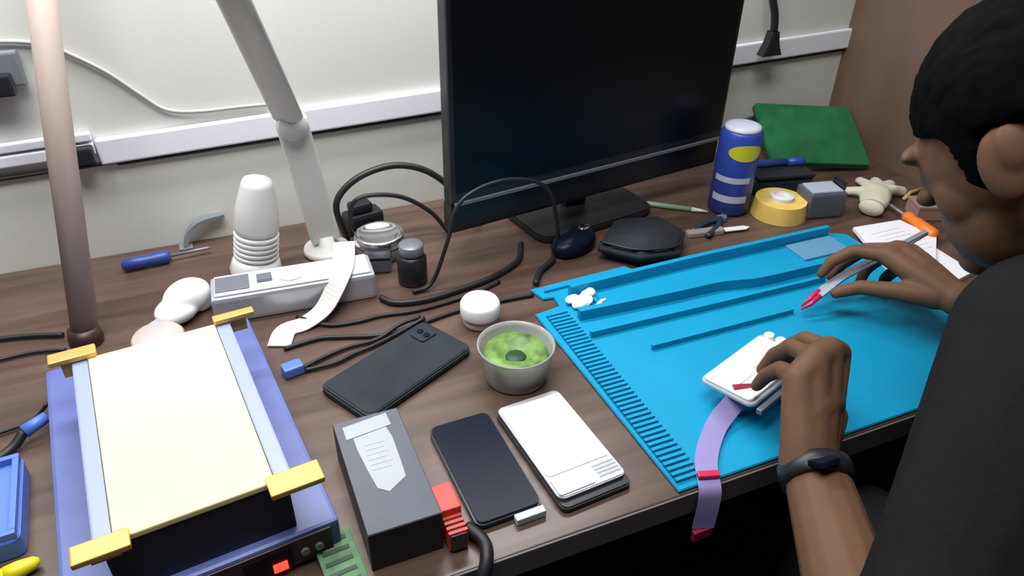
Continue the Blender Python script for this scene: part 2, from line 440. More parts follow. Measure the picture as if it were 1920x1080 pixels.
t = thing('power_strip', 'white power strip lying across the wood top behind the machine', 'power strip', (.067, .917, DZ+.0005), math.radians(-3.5))
obj('housing', box(B(), -.106, .112, -.030, .030, 0, .040, .006), 'silver', t)
obj('top_face', box(B(), -.100, .106, -.025, .025, .0402, .0425, .001), 'white', t)
obj('end_recess', box(B(), -.099, -.055, -.018, .018, .0427, .0445, .0008), 'silver_dark', t)
for x in (.0, .072):
    s = obj('socket', lathe(B(), [(.017, .0427), (.017, .0450), (.015, .0450), (.0145, .0436)], 24, T((x, 0, 0))), 'white', t)
obj('switch', box(B(), -.045, -.025, -.008, .008, .0427, .0475, .001), 'silver_dark', t)

t = thing('ridged_bottle', 'white plastic bottle with ridged collar standing behind the power strip', 'bottle', (.026, 1.006, DZ+.006), rot=(0, .17, 0))
obj('base', lathe(B(), [(.036, 0), (.037, .004), (.034, .018), (.030, .026)], 32), 'white', t, True)
pr = []
for k in range(5): pr += [(.0285, .0265+k*.008), (.0315, .0285+k*.008), (.0315, .0315+k*.008), (.0285, .0335+k*.008)]
obj('collar', lathe(B(), pr, 32), 'white', t)
obj('body', lathe(B(), [(.030, .068), (.0315, .074), (.029, .105), (.022, .138), (.019, .146), (0, .147)], 32), 'lamp', t, True)

# bright curved strap from the strip down to the machine
b = B(); strip(b, [(.150, .9495, DZ+.060), (.142, .918, DZ+.054), (.128, .885, DZ+.045), (.100, .862, DZ+.016), (.07, .852, DZ+.0035), (.044, .846, DZ+.0025), (.030, .815, DZ+.0025)], .030, .0016)
solo('flat_ribbon_cable', b, 'white_warm', 'white flat cable bent over the power strip towards the blue machine', 'cable')

b = B()
ell(b, (.008, 0, .024), (.034, .026, .024)); ell(b, (-.014, -.004, .016), (.030, .026, .016)); box(b, .01, .034, -.02, .02, 0.001, .03, .006)
t = thing('charger', 'bright white rounded charger between the pole and the power strip', 'charger', (-.076, .938, DZ+.0005), math.radians(35))
fuse('shell', b, .0025, 'white_bright', t)
obj('cord_sleeve', lathe(B(), [(.006, 0), (.005, .012), (.004, .02)], 16, T((-.044, -.005, .013)) @ Ry(-PI/2)), 'grey_lt', t, True)
t = thing('jar_lid', 'pinkish white round lid behind the back edge of the machine', 'lid', (-.110, .872, DZ+.0005))
obj('disc', lathe(B(), [(.030, 0), (.032, .003), (.032, .016), (.029, .020), (0, .0205)], 32), 'pinkish', t, True)
obj('tab', box(B(), .0325, .045, -.006, .006, .002, .006, .001), 'pinkish', t)

t = thing('solder_tin', 'round tin with bright silver rim, right of the white lamp arm', 'tin', (.212, 1.000, DZ+.0005))
obj('body', lathe(B(), [(.036, 0), (.037, .003), (.037, .022)], 36), 'grey_dk', t, True)
obj('lid', lathe(B(), [(.038, .0225), (.0385, .024), (.0385, .034), (.036, .037), (.030, .0365), (.029, .034), (0, .034)], 36), 'chrome', t, True)
t = thing('cable_plug_bundle', 'black plug block sitting behind the silver-rimmed tin', 'plug', (.205, 1.085, DZ+.0005), .2)
obj('body', box(B(), -.03, .032, -.018, .018, 0, .034, .007), 'black', t)
obj('plug', box(B(), -.02, .016, -.013, .013, .0343, .05, .005), 'black', t)
b = B(); tube(b, [(.172, 1.055, DZ+.004), (.160, 1.05, .81), (.172, 1.05, .840), (.208, 1.05, .863), (.258, 1.05, .870), (.306, 1.045, .855), (.345, 1.035, .82), (.372, 1.03, .775), (.39, 1.03, DZ+.005)], .0052, 12)
solo('power_cable', b, 'cord', 'thick black cord arching high between the tin and the monitor', 'cable', True)
b = B(); tube(b, [(.187, 1.045, DZ+.0045), (.178, 1.036, .80), (.186, 1.034, .828), (.215, 1.034, .834), (.262, 1.034, .822), (.305, 1.03, .79), (.33, 1.02, DZ+.004)], .0036, 12)
solo('thin_cable', b, 'cord', 'thinner black cord looping low under the big arch', 'cable', True)
b = B(); tube(b, [(.225, .870, DZ+.0045), (.255, .872, DZ+.012), (.282, .878, .82), (.300, .885, .868), (.330, .888, .889), (.376, .890, .896), (.424, .892, .884), (.452, .895, .855), (.468, .898, .79), (.472, .902, DZ+.0045)], .003, 12)
solo('looped_cable', b, 'cord', 'thin black cord looping up in front of the monitor base', 'cable', True)

t = thing('flux_bottle', 'short black bottle with grey flat cap beside the power strip', 'bottle', (.236, .905, DZ+.0005))
obj('body', lathe(B(), [(.020, 0), (.0215, .003), (.0215, .040), (.015, .047)], 28), 'black', t, True)
obj('cap', lathe(B(), [(.0175, .0475), (.018, .049), (.018, .061), (.0165, .0625), (0, .063)], 28), 'silver_dark', t, True)
t = thing('black_box', 'small dark block between the power strip and black bottle', 'box', (.197, .957, DZ+.0005), -.3)
obj('body', box(B(), -.02, .02, -.015, .015, 0, .022, .003), 'grey_dk', t)
obj('lid', box(B(), -.0205, .0205, -.0155, .0155, .0222, .027, .001), 'black', t)

t = thing('screwdriver', 'blue-handled screwdriver lying by the wall left of the bottle', 'screwdriver', (-.120, 1.088, DZ+.0105), math.radians(4))
obj('handle', lathe(B(), [(.004, -.036), (.009, -.033), (.0095, -.01), (.0085, .0), (.0095, .012), (.0095, .026), (.006, .032)], 20, Ry(PI/2)), 'handle_bl', t, True)
obj('blade', lathe(B(), [(.0025, .0325), (.0025, .085), (.0015, .09)], 12, Ry(PI/2)), 'silver_dark', t, True)

# grey shape added in place of a shadow at the wall base
t = thing('wall_shadow_form', 'small grey bent form standing in for a wall shadow', 'shadow form', (-.032, WY-.018, DZ+.0005))
b = B(); strip(b, [(-.034, 0, .003), (-.026, .004, .022), (-.006, .008, .036), (.03, .012, .040)], .014, .006, side=(0, 1, 0))
obj('arm', b, 'grey_plug', t)
obj('foot', box(B(), -.044, -.024, -.010, .010, 0, .0029, .0008), 'grey_plug', t)

# cords on the wood between the machine and the mat
b = B(); tube(b, [(.179, .872, DZ+.005), (.195, .852, DZ+.005), (.237, .844, DZ+.005), (.297, .852, DZ+.005), (.35, .866, DZ+.005), (.40, .895, DZ+.005), (.425, .94, DZ+.005)], .0045)
solo('dark_cable', b, 'cord', 'thick dark cable on the wood running from power strip to monitor', 'cable', True)
b = B(); tube(b, [(.062, .872, DZ+.003), (.096, .838, DZ+.003), (.135, .830, DZ+.003), (.170, .832, DZ+.003), (.220, .826, DZ+.003), (.30, .835, DZ+.003), (.352, .852, DZ+.003)], .0028)
solo('usb_wire', b, 'cord', 'thin dark wire curving just below the thick dark cable', 'cable', True)
b = B(); tube(b, [(.035, .806, DZ+.0035), (.08, .811, DZ+.0035), (.107, .804, DZ+.0035), (.160, .788, DZ+.0035), (.21, .793, DZ+.0035), (.256, .802, DZ+.0035), (.30, .806, DZ+.0035), (.345, .804, DZ+.0035), (.384, .802, DZ+.0035)], .003)
solo('charging_cable', b, 'cord', 'black cable from the machine past the white jar to the mat', 'cable', True)
t = thing('plugged_wire', 'dark twin wire with blue plug at the right side of machine', 'cable', (0, 0, 0))
b = B(); tube(b, [(.052, .758, DZ+.004), (.075, .768, DZ+.004), (.110, .778, DZ+.004), (.150, .781, DZ+.004), (.185, .793, DZ+.010), (.215, .800, DZ+.010)], .0028)
tube(b, [(.052, .752, DZ+.004), (.09, .753, DZ+.004), (.115, .762, DZ+.004), (.145, .770, DZ+.004), (.185, .786, DZ+.004), (.22, .796, DZ+.010)], .0028)
obj('wire', b, 'cord', t, True)
b = B(); box(b, -.012, .013, -.009, .009, 0, .014, .003, mtx=T((.038, .756, DZ+.0005)) @ Rz(.2))
obj('plug', b, 'blue_bin', t, label='blue plug')

# ------------------------------------------------------------------ dark tablet-like phone lying by the machine
c1, c2, c3, c4 = (.063, .697), (.219, .782), (.250, .708), (.110, .640)
t = thing('large_phone', 'large dark slate phone lying face down behind the grey box', 'phone', (.160, .711, DZ+.0005), math.radians(27.5))
b = B(); rbox(b, -.088, .088, -.045, .045, 0, .010, .012, .002)
obj('body', b, 'slate', t)
b = B(); rbox(b, -.083, .083, -.041, .041, .0102, .0108, .010, 0)
obj('back_cover', b, 'slate', t)
b = B(); rbox(b, .050, .078, .008, .034, .0110, .0128, .005, .0006)
cm = obj('camera_bump', b, 'phone_dk', t)
for y in (.015, .027): obj('lens', lathe(B(), [(.0045, .013), (.0045, .0138), (.003, .0138)], 16, T((.064, y, 0))), 'black_gloss', cm)

# ------------------------------------------------------------------ grey carton with the bottle print
t = thing('product_box', 'dark grey carton with silver bottle print near the desk edge', 'box', (.0935, .519, DZ+.0005), 0)
W2, H2, L2 = .0345, .050, .076
obj('carton', box(B(), -W2, W2, -L2, L2, 0, H2-.001, .0008), 'boxdark', t)
obj('top_sheet', box(B(), -W2+.0006, W2-.0006, -L2+.0006, L2-.0006, H2-.0008, H2), 'boxgrey', t, label='grey printed top')
obj('side_sheet', box(B(), W2+.0001, W2+.0006, -L2+.001, L2-.001, .001, H2-.002), 'boxside', t)
b = B(); z0, z1 = H2+.0001, H2+.0005
R_ = Rz(-.02)
prism(b, [(-.026, .047), (.022, .053), (.021, .072), (-.026, .066)], z0, z1)
prism(b, [(-.019, .0465), (.016, .0515), (.0185, .035), (.0175, .0), (.0165, -.021), (-.003, -.034), (-.0125, -.026), (-.016, .0), (-.019, .03)], z0, z1)
pb = obj('bottle_print', b, 'print', t, label='silver bottle picture')
b = B()
for k in range(6):
    y = .032-k*.007; box(b, -.012, .010-.003*(k % 2), y, y+.0022, z1+.0001, z1+.0003)
obj('print_line', b, 'print_dk', pb)
t = thing('red_adapter', 'small red block with striped end between the grey carton and black phone', 'adapter', (.1415, .463, DZ+.0005), 0)
obj('body', box(B(), -.0115, .0105, -.006, .028, 0, .034, .002), 'red', t)
b = B()
for k in range(4): box(b, -.010, .009, -.010-k*.006, -.0065-k*.006, .002, .026, .0006)
obj('ribbed_end', b, 'red', t)
obj('end_core', box(B(), -.008, .007, -.030, -.0062, .003, .024), 'boxside', t)

# green circuit board standing against the carton, black cord at the edge
t = thing('green_circuit_board', 'small green circuit board at the left of the grey carton', 'circuit board', (.034, .462, DZ+.0035), 0, rot=(math.radians(12), 0, .1))
obj('board', box(B(), -.018, .018, -.030, .030, 0, .0025, .0004), 'green_pcb', t)
b = B()
for k in range(5): box(b, -.014, .012, -.024+k*.011, -.020+k*.011, .0026, .0034)
obj('component_row', b, 'green_dk', t)
b = B(); tube(b, [(.155, .452, DZ+.0075), (.164, .430, DZ+.0075), (.160, .412, DZ+.006), (.150, .400, DZ-.012), (.146, .398, DZ-.06), (.150, .398, DZ-.16)], .0065)
solo('hanging_cable', b, 'cord', 'black cord dropping over the desk edge beside the grey carton', 'cable', True)

# ------------------------------------------------------------------ phones in front
t = thing('black_phone', 'black phone with glossy screen lying between the carton and white phone', 'phone', (.1985, .522, DZ+.0005), math.radians(1.5))
b = B(); rbox(b, -.036, .036, -.0735, .0735, 0, .0085, .009, .0018)
obj('frame', b, 'phone_dk', t)
b = B(); rbox(b, -.034, .034, -.0715, .0715, .0087, .0092, .008, 0)
obj('screen', b, 'black_gloss', t)
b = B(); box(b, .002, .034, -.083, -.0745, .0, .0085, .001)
obj('screen_glint', b, 'glint_pale', t, label='pale sliver painted as a reflection at the lower end')  # tube reflection at the phone's end, put in as a pale part

t = thing('white_phone', 'white phone with bright blank face and black bumper near the mat', 'phone', (.288, .521, DZ+.0005), math.radians(4))
b = B(); rbox(b, -.043, .040, -.084, .074, 0, .0075, .008, .0015)
obj('bumper', b, 'black', t)
b = B(); rbox(b, -.0415, .0385, -.074, .073, .0077, .0125, .008, .0012)
obj('frame', b, 'silver', t)
b = B(); rbox(b, -.0395, .0365, -.044, .066, .0127, .0134, .006, 0)
obj('face', b, 'white_bright', t)
b = B(); rbox(b, -.0395, .0025, -.071, -.047, .0127, .0142, .003, .0004)
obj('paper_tag', b, 'paper', t, label='white square tag')
b = B()
for k in range(4): box(b, .010, .036, -.052-k*.005, -.0495-k*.005, .0126, .0130)
obj('line', b, 'print', t)

# ------------------------------------------------------------------ green spool dish and white jar
t = thing('wick_dish', 'round clear dish with green wire coil beside the comb edge', 'dish', (.291, .650, DZ+.0005))
obj('bowl', lathe(B(), [(.036, 0), (.038, .003), (.046, .046), (.0475, .05), (.0455, .05), (.0435, .044), (.0355, .005), (0, .004)], 40), 'jar_clear', t, True)
b = B(); lathe(b, [(.0135, .0062), (.034, .0062), (.0400, .032), (.038, .039), (.022, .040), (.0135, .030)], 36)
obj('coil', b, 'green_wick', t, True, label='green wire coil')
obj('spool_core', lathe(B(), [(.013, .0062), (.013, .030), (.011, .032), (0, .0315)], 24), 'green_dk', t, True)
t = thing('white_jar', 'small jar with white domed cap near the dish', 'jar', (.291, .772, DZ+.0005))
obj('body', lathe(B(), [(.022, 0), (.0235, .002), (.0235, .014)], 32), 'pinkish', t, True)
obj('cap', lathe(B(), [(.0265, .0145), (.027, .016), (.027, .031), (.024, .036), (.012, .038), (0, .0385)], 32), 'white_bright', t, True)

# ------------------------------------------------------------------ silicone work mat
t = thing('repair_mat', 'bright blue silicone repair mat with ridged trays and comb edge', 'mat', (0, 0, DZ+.0004))
b = B()
prism(b, [(.374, .4145), (.940, .4145), (.940, .775), (.905, .794), (.560, .794), (.545, .822), (.385, .815), (.392, .786), (.408, .784), (.406, .762), (.366, .756)], 0, .004, .001)
obj('sheet', b, 'mat', t)
b = B()
for k in range(42):
    y = .424+k*.0077
    box(b, .3765, .408, y, y+.0042, .0041, .0085)
obj('comb_edge', b, 'mat', t)
def ridge(pts, w=.004, h=.006):
    b = B(); strip(b, [(x, y, .0041+h/2) for x, y in pts], w, h, 5); return b
obj('rear_ridge', ridge([(.43, .779), (.62, .784), (.76, .784), (.905, .784)], .008, .017), 'mat', t)
obj('tray_ridge', ridge([(.416, .723), (.56, .7165), (.630, .7150), (.660, .7105), (.690, .7040), (.720, .7018), (.79, .7008), (.86, .7)], .009, .016), 'mat', t)
obj('tray_divider', ridge([(.4565, .773), (.456, .729)], .004, .006), 'mat', t)
obj('tray_ridge', ridge([(.412, .681), (.60, .677), (.80, .674)], .005, .010), 'mat', t)
obj('tray_ridge', ridge([(.473, .628), (.58, .627), (.70, .626)], .004, .008), 'mat', t)
obj('tray_ridge', ridge([(.498, .486), (.565, .486)], .004, .005), 'mat', t)
obj('tab_ridge', ridge([(.40, .799), (.535, .805)], .003, .004), 'mat', t)
obj('magnet_pad', box(B(), .815, .905, .730, .778, .0041, .0075, .001), 'mat_pad', t, label='greyish blue pad')

b = B()
for p, r in (((0, 0, .006), (.018, .012, .006)), ((.014, .012, .008), (.016, .008, .007)), ((-.012, .010, .006), (.012, .007, .006)), ((.018, -.014, .005), (.02, .004, .004))):
    ell(b, p, r, Matrix.Rotation(.5, 3, 'Z'), 3)
for v in b.verts: v.co += noise.noise_vector(v.co*90)*.003
for v in b.verts: v.co.z = max(v.co.z, 0)
o = solo('crumpled_tissue', b, 'paper', 'small crumpled white tissue on the mat\'s left tray', 'tissue')
o.location = (.436, .751, DZ+.0049)

# ------------------------------------------------------------------ clutter between the monitor and the mat
t = thing('zip_pouch', 'black six-sided soft pouch overlapping the back of the mat', 'pouch', (.600, .861, DZ+.0005), math.radians(-8))
pts = [(-.082, -.015), (-.03, -.058), (.035, -.060), (.070, -.005), (.050, .052), (-.025, .058)]
b = B(); prism(b, pts, .010, .030, .006)
obj('body', b, 'black_soft', t, True)
b = B(); prism(b, [(x*.8, y*.8) for x, y in pts], 0, .0098, .001)
obj('base', b, 'black_soft', t)
b = B(); tube(b, [(-.078, -.012, .031), (-.03, -.05, .032), (.033, -.052, .032), (.062, -.005, .031)], .0016)
obj('zip', b, 'black', t, True)

b = B(); ell(b, (0, 0, .012), (.046, .028, .020))
for v in b.verts: v.co.z = max(0, v.co.z)
t = thing('computer_mouse', 'black computer mouse with silver glint, left of the pouch', 'mouse', (.499, .902, DZ+.0005), math.radians(25))
obj('shell', b, 'black_gloss', t, True)
b = B(); ell(b, (.024, .0, .0285), (.014, .008, .004), sub=2)
obj('shell_glint', b, 'chrome', t, True)  # chrome oval stands in for the highlight on the mouse shell
b = B(); tube(b, [(.4525, .878, DZ+.006), (.437, .866, DZ+.0055), (.420, .855, DZ+.0055), (.405, .836, DZ+.0055), (.398, .824, DZ+.0055)], .0048)
solo('mouse_cable', b, 'cord', 'black cable curving from the mouse to the mat corner', 'cable', True)

t = thing('spudger_pen', 'pale green pen lying under the right half of monitor', 'pen', (.725, .960, DZ+.0048), math.radians(-38))
obj('barrel', lathe(B(), [(.003, -.055), (.0045, -.045), (.0045, .03)], 14, Ry(PI/2)), 'pale_green', t, True)
obj('tip', lathe(B(), [(.0045, .0302), (.003, .045), (.001, .058), (0, .0585)], 14, Ry(PI/2)), 'white_warm', t, True)
t = thing('prying_knife', 'flat prying knife with pinkish grip and white tip behind mat', 'knife', (.745, .862, DZ+.0005), math.radians(-9))
b = B(); rbox(b, -.055, .012, -.008, .008, .0, .008, .006, .001)
obj('grip', b, 'pinkmetal', t)
b = B(); prism(b, [(.0125, -.006), (.05, -.006), (.06, 0), (.05, .006), (.0125, .006)], .003, .005, .0004)
obj('blade', b, 'white', t)

t = thing('spray_can', 'blue spray can with yellow oval and white stripes right of monitor', 'spray can', (.817, .930, DZ+.0005))
r = .035
obj('body', lathe(B(), [(r-.003, 0), (r, .004), (r, .140), (r-.003, .145), (r-.004, .147)], 48), 'can_blue', t, True)
obj('cap', lathe(B(), [(.030, .1475), (.0305, .149), (.029, .153), (.022, .155), (0, .1555)], 40), 'can_white', t, True)
def wrap(a0, a1, z0, z1, r, n=20, oval=False):
    """thin curved label patch on a cylinder"""
    b = B(); m = 8
    g = []
    for i in range(n+1):
        s = i/n; a = a0+(a1-a0)*s; h = math.sqrt(max(.03, 1-(2*s-1)**2)) if oval else 1
        zc = (z0+z1)/2; g.append([(r*math.cos(a), r*math.sin(a), zc+(z1-z0)/2*h*(2*j/m-1)) for j in range(m+1)])
    vs = [[b.verts.new(p) for p in row] for row in g]
    vo = [[b.verts.new((p[0]*1.012, p[1]*1.012, p[2])) for p in row] for row in g]
    for i in range(n):
        for j in range(m):
            b.faces.new((vs[i][j], vs[i+1][j], vs[i+1][j+1], vs[i][j+1])); b.faces.new((vo[i][j], vo[i][j+1], vo[i+1][j+1], vo[i+1][j]))
    for i in range(n):
        b.faces.new((vs[i][0], vo[i][0], vo[i+1][0], vs[i+1][0])); b.faces.new((vs[i][m], vs[i+1][m], vo[i+1][m], vo[i][m]))
    for j in range(m):
        b.faces.new((vs[0][j], vs[0][j+1], vo[0][j+1], vo[0][j])); b.faces.new((vs[n][j], vo[n][j], vo[n][j+1], vs[n][j+1]))
    return b
d0 = math.radians(-128)
obj('yellow_oval', wrap(d0-.50, d0+1.25, .102, .130, r+.0002, oval=True), 'can_yellow', t)
obj('white_stripe', wrap(d0-1.0, d0+.8,   .062, .072, r+.0002), 'can_white', t)
obj('white_stripe', wrap(d0-1.0, d0+.8, .026, .038, r+.0002), 'can_white', t)

t = thing('tape_roll', 'yellow tape roll with white core in front of the can', 'tape', (.886, .880, DZ+.0005))
obj('tape', lathe(B(), [(.0205, 0), (.047, 0), (.043, .0295), (.0205, .0295)], 40), 'tape_y', t)
obj('core', lathe(B(), [(.019, .0005), (.0202, .0005), (.0202, .036), (.013, .038), (.012, .034), (.0, .033)], 36), 'white', t)
t = thing('tool_holder', 'slate grey block with light blue top beyond the mat corner', 'holder', (.955, .858, DZ+.0005), math.radians(-12))
obj('block', box(B(), -.034, .034, -.022, .028, 0, .046, .004), 'grey_dk', t)
obj('top_plate', box(B(), -.031, .025, -.019, .020, .0462, .050, .001), 'grey_lt', t, label='light blue-grey top')
obj('clip', box(B(), .027, .034, -.012, .018, .0462, .060, .002), 'black', t)
t = thing('marker_blue', 'blue marker lying on dark pouch behind the yellow tape', 'marker', (.955, .975, DZ+.046), math.radians(-12))
t.name = 'blue_marker'
obj('barrel', lathe(B(), [(.007, -.05), (.0075, -.045), (.0075, .015)], 18, Ry(PI/2)), 'handle_bl', t, True)
obj('cap', lathe(B(), [(.0078, .0152), (.0078, .045), (.006, .05)], 18, Ry(PI/2)), 'can_blue', t, True)
t = thing('tool_pouch', 'dark olive tool pouch behind the tape under blue marker', 'pouch', (.955, .972, DZ+.0005), math.radians(-12))
b = B(); box(b, -.06, .055, -.036, .036, 0, .030, .008)
obj('body', b, 'teal_dk', t)
b = B(); box(b, -.058, .053, -.038, -.003, .0303, .038, .003)
obj('flap', b, 'black_soft', t)
t = thing('pliers', 'dark teal pliers lying at the foot of the blue can', 'pliers', (.775, .893, DZ+.0035), math.radians(25))
b = B(); tube(b, [(0, 0, .003), (-.03, .010, .003), (-.07, .014, .003)], .005, flat=.7); tube(b, [(0, 0, .003), (-.03, -.010, .003), (-.07, -.014, .003)], .005, flat=.7)
obj('handle', b, 'teal_dk', t, True)
b = B(); prism(b, [(.001, -.009), (.013, -.004), (.013, .004), (.001, .009), (-.006, 0)], -.002, .006, .001)
obj('jaw', b, 'silver_dark', t)

t = thing('green_board', 'flat dark green board leaning in the corner behind the clutter', 'board', (1.085, 1.030, DZ+.0325), 0, rot=(math.radians(27), math.radians(4), math.radians(-16)))
b = B(); rbox(b, -.10, .105, -.045, .105, .003, .011, .008, .001)
obj('sheet', b, 'green_bd', t)
b = B(); rbox(b, -.10, .105, -.047, .107, -.0, .0029, .008, .0005)
obj('backing', b, 'green_dk', t)

b = B()
chain(b, [(-.035, -.006, .012), (.0, 0, .013)], [.024, .028], flat=.6)
for k, (ex, ey) in enumerate(((.050, .040), (.066, .018), (.068, -.008), (.052, -.032), (-.012, .048))):
    chain(b, [(0, 0, .012), (ex*.55, ey*.6, .014+.003*(k % 2)), (ex, ey, .009)], [.016, .0105, .0095], flat=.8)
for v in b.verts: v.co += noise.noise_vector(v.co*55)*.0035; v.co.z = max(v.co.z, .0006)
t = thing('cotton_glove', 'crumpled cream cotton glove by the brown side panel', 'glove', (1.085, .858, DZ+.0005), math.radians(30))
fuse('palm_and_fingers', b, .003, 'cotton', t)
obj('cuff', lathe(B(), [(.018, 0), (.021, .004), (.020, .014), (.016, .014)], 24, T((-.072, -.009, .0145)) @ Ry(PI/2), .65, 1.), 'cotton', t, True)
b = B(); tube(b, [(1.135, .838, DZ+.004), (1.165, .853, DZ+.004), (1.20, .858, DZ+.004)], .0035, smooth=False)
solo('wooden_swab', b, 'tan', 'thin tan stick beside the cream glove', 'stick', True)
t = thing('orange_driver', 'orange-handled driver lying behind the white papers', 'screwdriver', (1.066, .748, DZ+.0118), math.radians(80))
obj('handle', lathe(B(), [(.006, -.045), (.011, -.04), (.011, .0), (.009, .010), (.011, .022), (.009, .03)], 20, Ry(PI/2)), 'orange', t, True)
obj('blade', lathe(B(), [(.003, .0302), (.003, .07), (.001, .074)], 10, Ry(PI/2)), 'silver_dark', t, True)
t = thing('pink_carton', 'small dusty pink carton behind the orange driver', 'box', (1.128, .782, DZ+.0005), -.4)
obj('carton', box(B(), -.028, .028, -.022, .022, 0, .02, .001), 'pinkbox', t)
obj('lid', box(B(), -.0285, .0285, -.0225, .0225, .0202, .026, .001), 'pinkbox', t)

# stacked sheets
for k, (x, y, a, pts, lab) in enumerate((
    (1.0, .712, 0, [(-.045, .066), (.050, .058), (.058, -.010), (.000, -.060), (-.075, -.010)], 'upper white paper sheet behind the reaching right hand'),
    (.985, .672, 0, [(-.05, .05), (.055, .02), (.05, -.062), (-.02, -.075), (-.075, -.02)], 'lower white paper sheet, half under the upper one'))):
    t = thing('paper_sheet', lab, 'paper', (x, y, DZ+.0005+(.0062 if k == 0 else 0)), a)
    b = B()
    prism(b, pts, 0, .0055)
    obj('sheet', b, 'paper', t)
    b = B()
    for q in range(7): box(b, -.035+.004*q, .028, .036-q*.011, .0366-q*.011, .0056, .0058)
    obj('printed_line', b, 'grey_lt', t)

# ------------------------------------------------------------------ person
LSH, LEL, LWR = V((.618, .283, .975)), V((.392, .150, .752)), V((.482, .352, .802))
RSH, REL, RWR = V((.905, .375, .985)), V((.975, .335, .800)), V((.835, .497, .826))
CH, PV = V((.785, .245, .86)), V((.87, .02, .56))
NB = V((.735, .318, 1.015)); HC = V((.658, .381, 1.110))
f = V((-.14, .80, -.60)).normalized(); rgt = f.cross(V((0, 0, 1))).normalized(); up = rgt.cross(f).normalized()
HM = Matrix((rgt, f, up)).transposed()          # head axes: x right, y forward, z up
def hp(x, y, z): return HC+HM @ V((x, y, z))

person = thing('person', 'person in a dark grey t-shirt bending over the blue mat, black wristband', 'person', (0, 0, 0))
b = B()
def he(c, r, rot=None): ell(b, hp(*c), r, HM @ rot if rot else HM, 3)
he((0, -.015, .030), (.076, .097, .086)); he((0, .02, .0), (.068, .078, .075))
he((0, .038, -.055), (.056, .055, .056)); he((0, .070, -.092), (.026, .024, .020))
he((-.036, .048, -.026), (.026, .028, .034)); he((.036, .048, -.026), (.026, .028, .034))
he((0, .088, .018), (.052, .015, .013)); he((0, .098, -.008), (.010, .012, .026)); he((0, .106, -.026), (.014, .013, .010))
he((0, .084, -.056), (.021, .012, .007)); he((0, .083, -.066), (.019, .012, .007))
for s in (-1, 1):
    he((s*.079, -.012, -.008), (.009, .020, .031), Matrix.Rotation(-s*.35, 3, 'Z'))
    he((s*.082, -.022, .004), (.007, .013, .020), Matrix.Rotation(-s*.5, 3, 'Z'))
chain(b, [NB, hp(0, -.025, -.045)], [.060, .056])
# torso, arms
chain(b, [PV, CH, NB], [.13, .135, .07])
chain(b, [CH+V((0, .03, .06)), LSH], [.09, .055]); chain(b, [CH+V((0, .03, .06)), RSH], [.09, .055])
chain(b, [LSH, LSH.lerp(LEL, .5), LEL], [.050, .044, .037])
chain(b, [LEL, LEL.lerp(LWR, .35), LWR], [.040, .042, .031], flat=.88)
chain(b, [RSH, RSH.lerp(REL, .5), REL], [.050, .044, .037])
chain(b, [REL, REL.lerp(RWR, .35), RWR], [.036, .036, .0255], flat=.85)
# left hand: back of the hand towards the camera, fingers curling down onto the opened phone
def hand(b, wr, kn, fingers, thumb, pr=.0135, w=.0185):
    """kn: four knuckle points index..little; fingers: list of joint lists; palm as capsules from wrist to knuckles"""
    for k in kn: capsule(b, wr+(k-kn[1])*.28, w, k, pr)
    for i in range(3): capsule(b, kn[i], pr, kn[i+1], pr)
    for i in range(3): capsule(b, wr.lerp(kn[i], .5), w*.9, wr.lerp(kn[i+1], .5), w*.9)
    for k, js in zip(kn, fingers): chain(b, [k]+js, [.0105, .0092, .0085, .0070][:len(js)+1])
    chain(b, thumb, [.0165, .0125, .0100, .0085][:len(thumb)])
LK = [V((.568, .436, .862)), V((.546, .429, .878)), V((.520, .421, .880)), V((.494, .413, .868))]
LF = [[V((.566, .466, .850)), V((.563, .482, .826)), V((.555, .486, .8075))],
      [V((.548, .463, .868)), V((.548, .484, .842)), V((.541, .490, .8165))],
      [V((.523, .455, .870)), V((.523, .476, .844)), V((.518, .483, .819))],
      [V((.499, .441, .858)), V((.499, .458, .836)), V((.497, .465, .8165))]]
LT = [V((.508, .372, .808)), V((.548, .398, .812)), V((.572, .428, .802)), V((.578, .452, .797))]
hand(b, LWR+V((.004, .012, .008)), LK, LF, LT, .0150, .023)
# right hand: pinching the tweezers, index arched above, thumb on the near side
RK = [V((.803, .590, .846)), V((.825, .594, .848)), V((.845, .588, .842)), V((.861, .578, .830))]
RF = [[V((.777, .621, .842)), V((.757, .634, .822)), V((.7465, .636, .803))],
      [V((.808, .628, .834)), V((.786, .640, .808)), V((.771, .640, .790))],
      [V((.838, .620, .822)), V((.826, .632, .794)), V((.812, .624, .777))],
      [V((.858, .605, .808)), V((.850, .615, .784)), V((.838, .606, .771))]]
RT = [V((.818, .515, .822)), V((.788, .548, .818)), V((.762, .582, .810)), V((.742, .600, .795))]
hand(b, RWR+V((-.002, .012, .002)), RK, RF, RT)
# legs
LKn, RKn = V((.66, .40, .56)), V((.98, .42, .56)); LFt, RFt = V((.64, .42, .09)), V((1.0, .44, .09))
chain(b, [PV+V((-.07, 0, -.02)), LKn, LFt], [.085, .058, .038]); chain(b, [PV+V((.07, .02, -.02)), RKn, RFt], [.085, .058, .038])
body = fuse('body', b, .0027, 'skin', person, 5)
for s in (-1, 1):
    bb = B(); ell(bb, hp(s*.030, .074, -.003), (.012, .012, .012), sub=3); obj('eye', bb, 'eye', person, True)

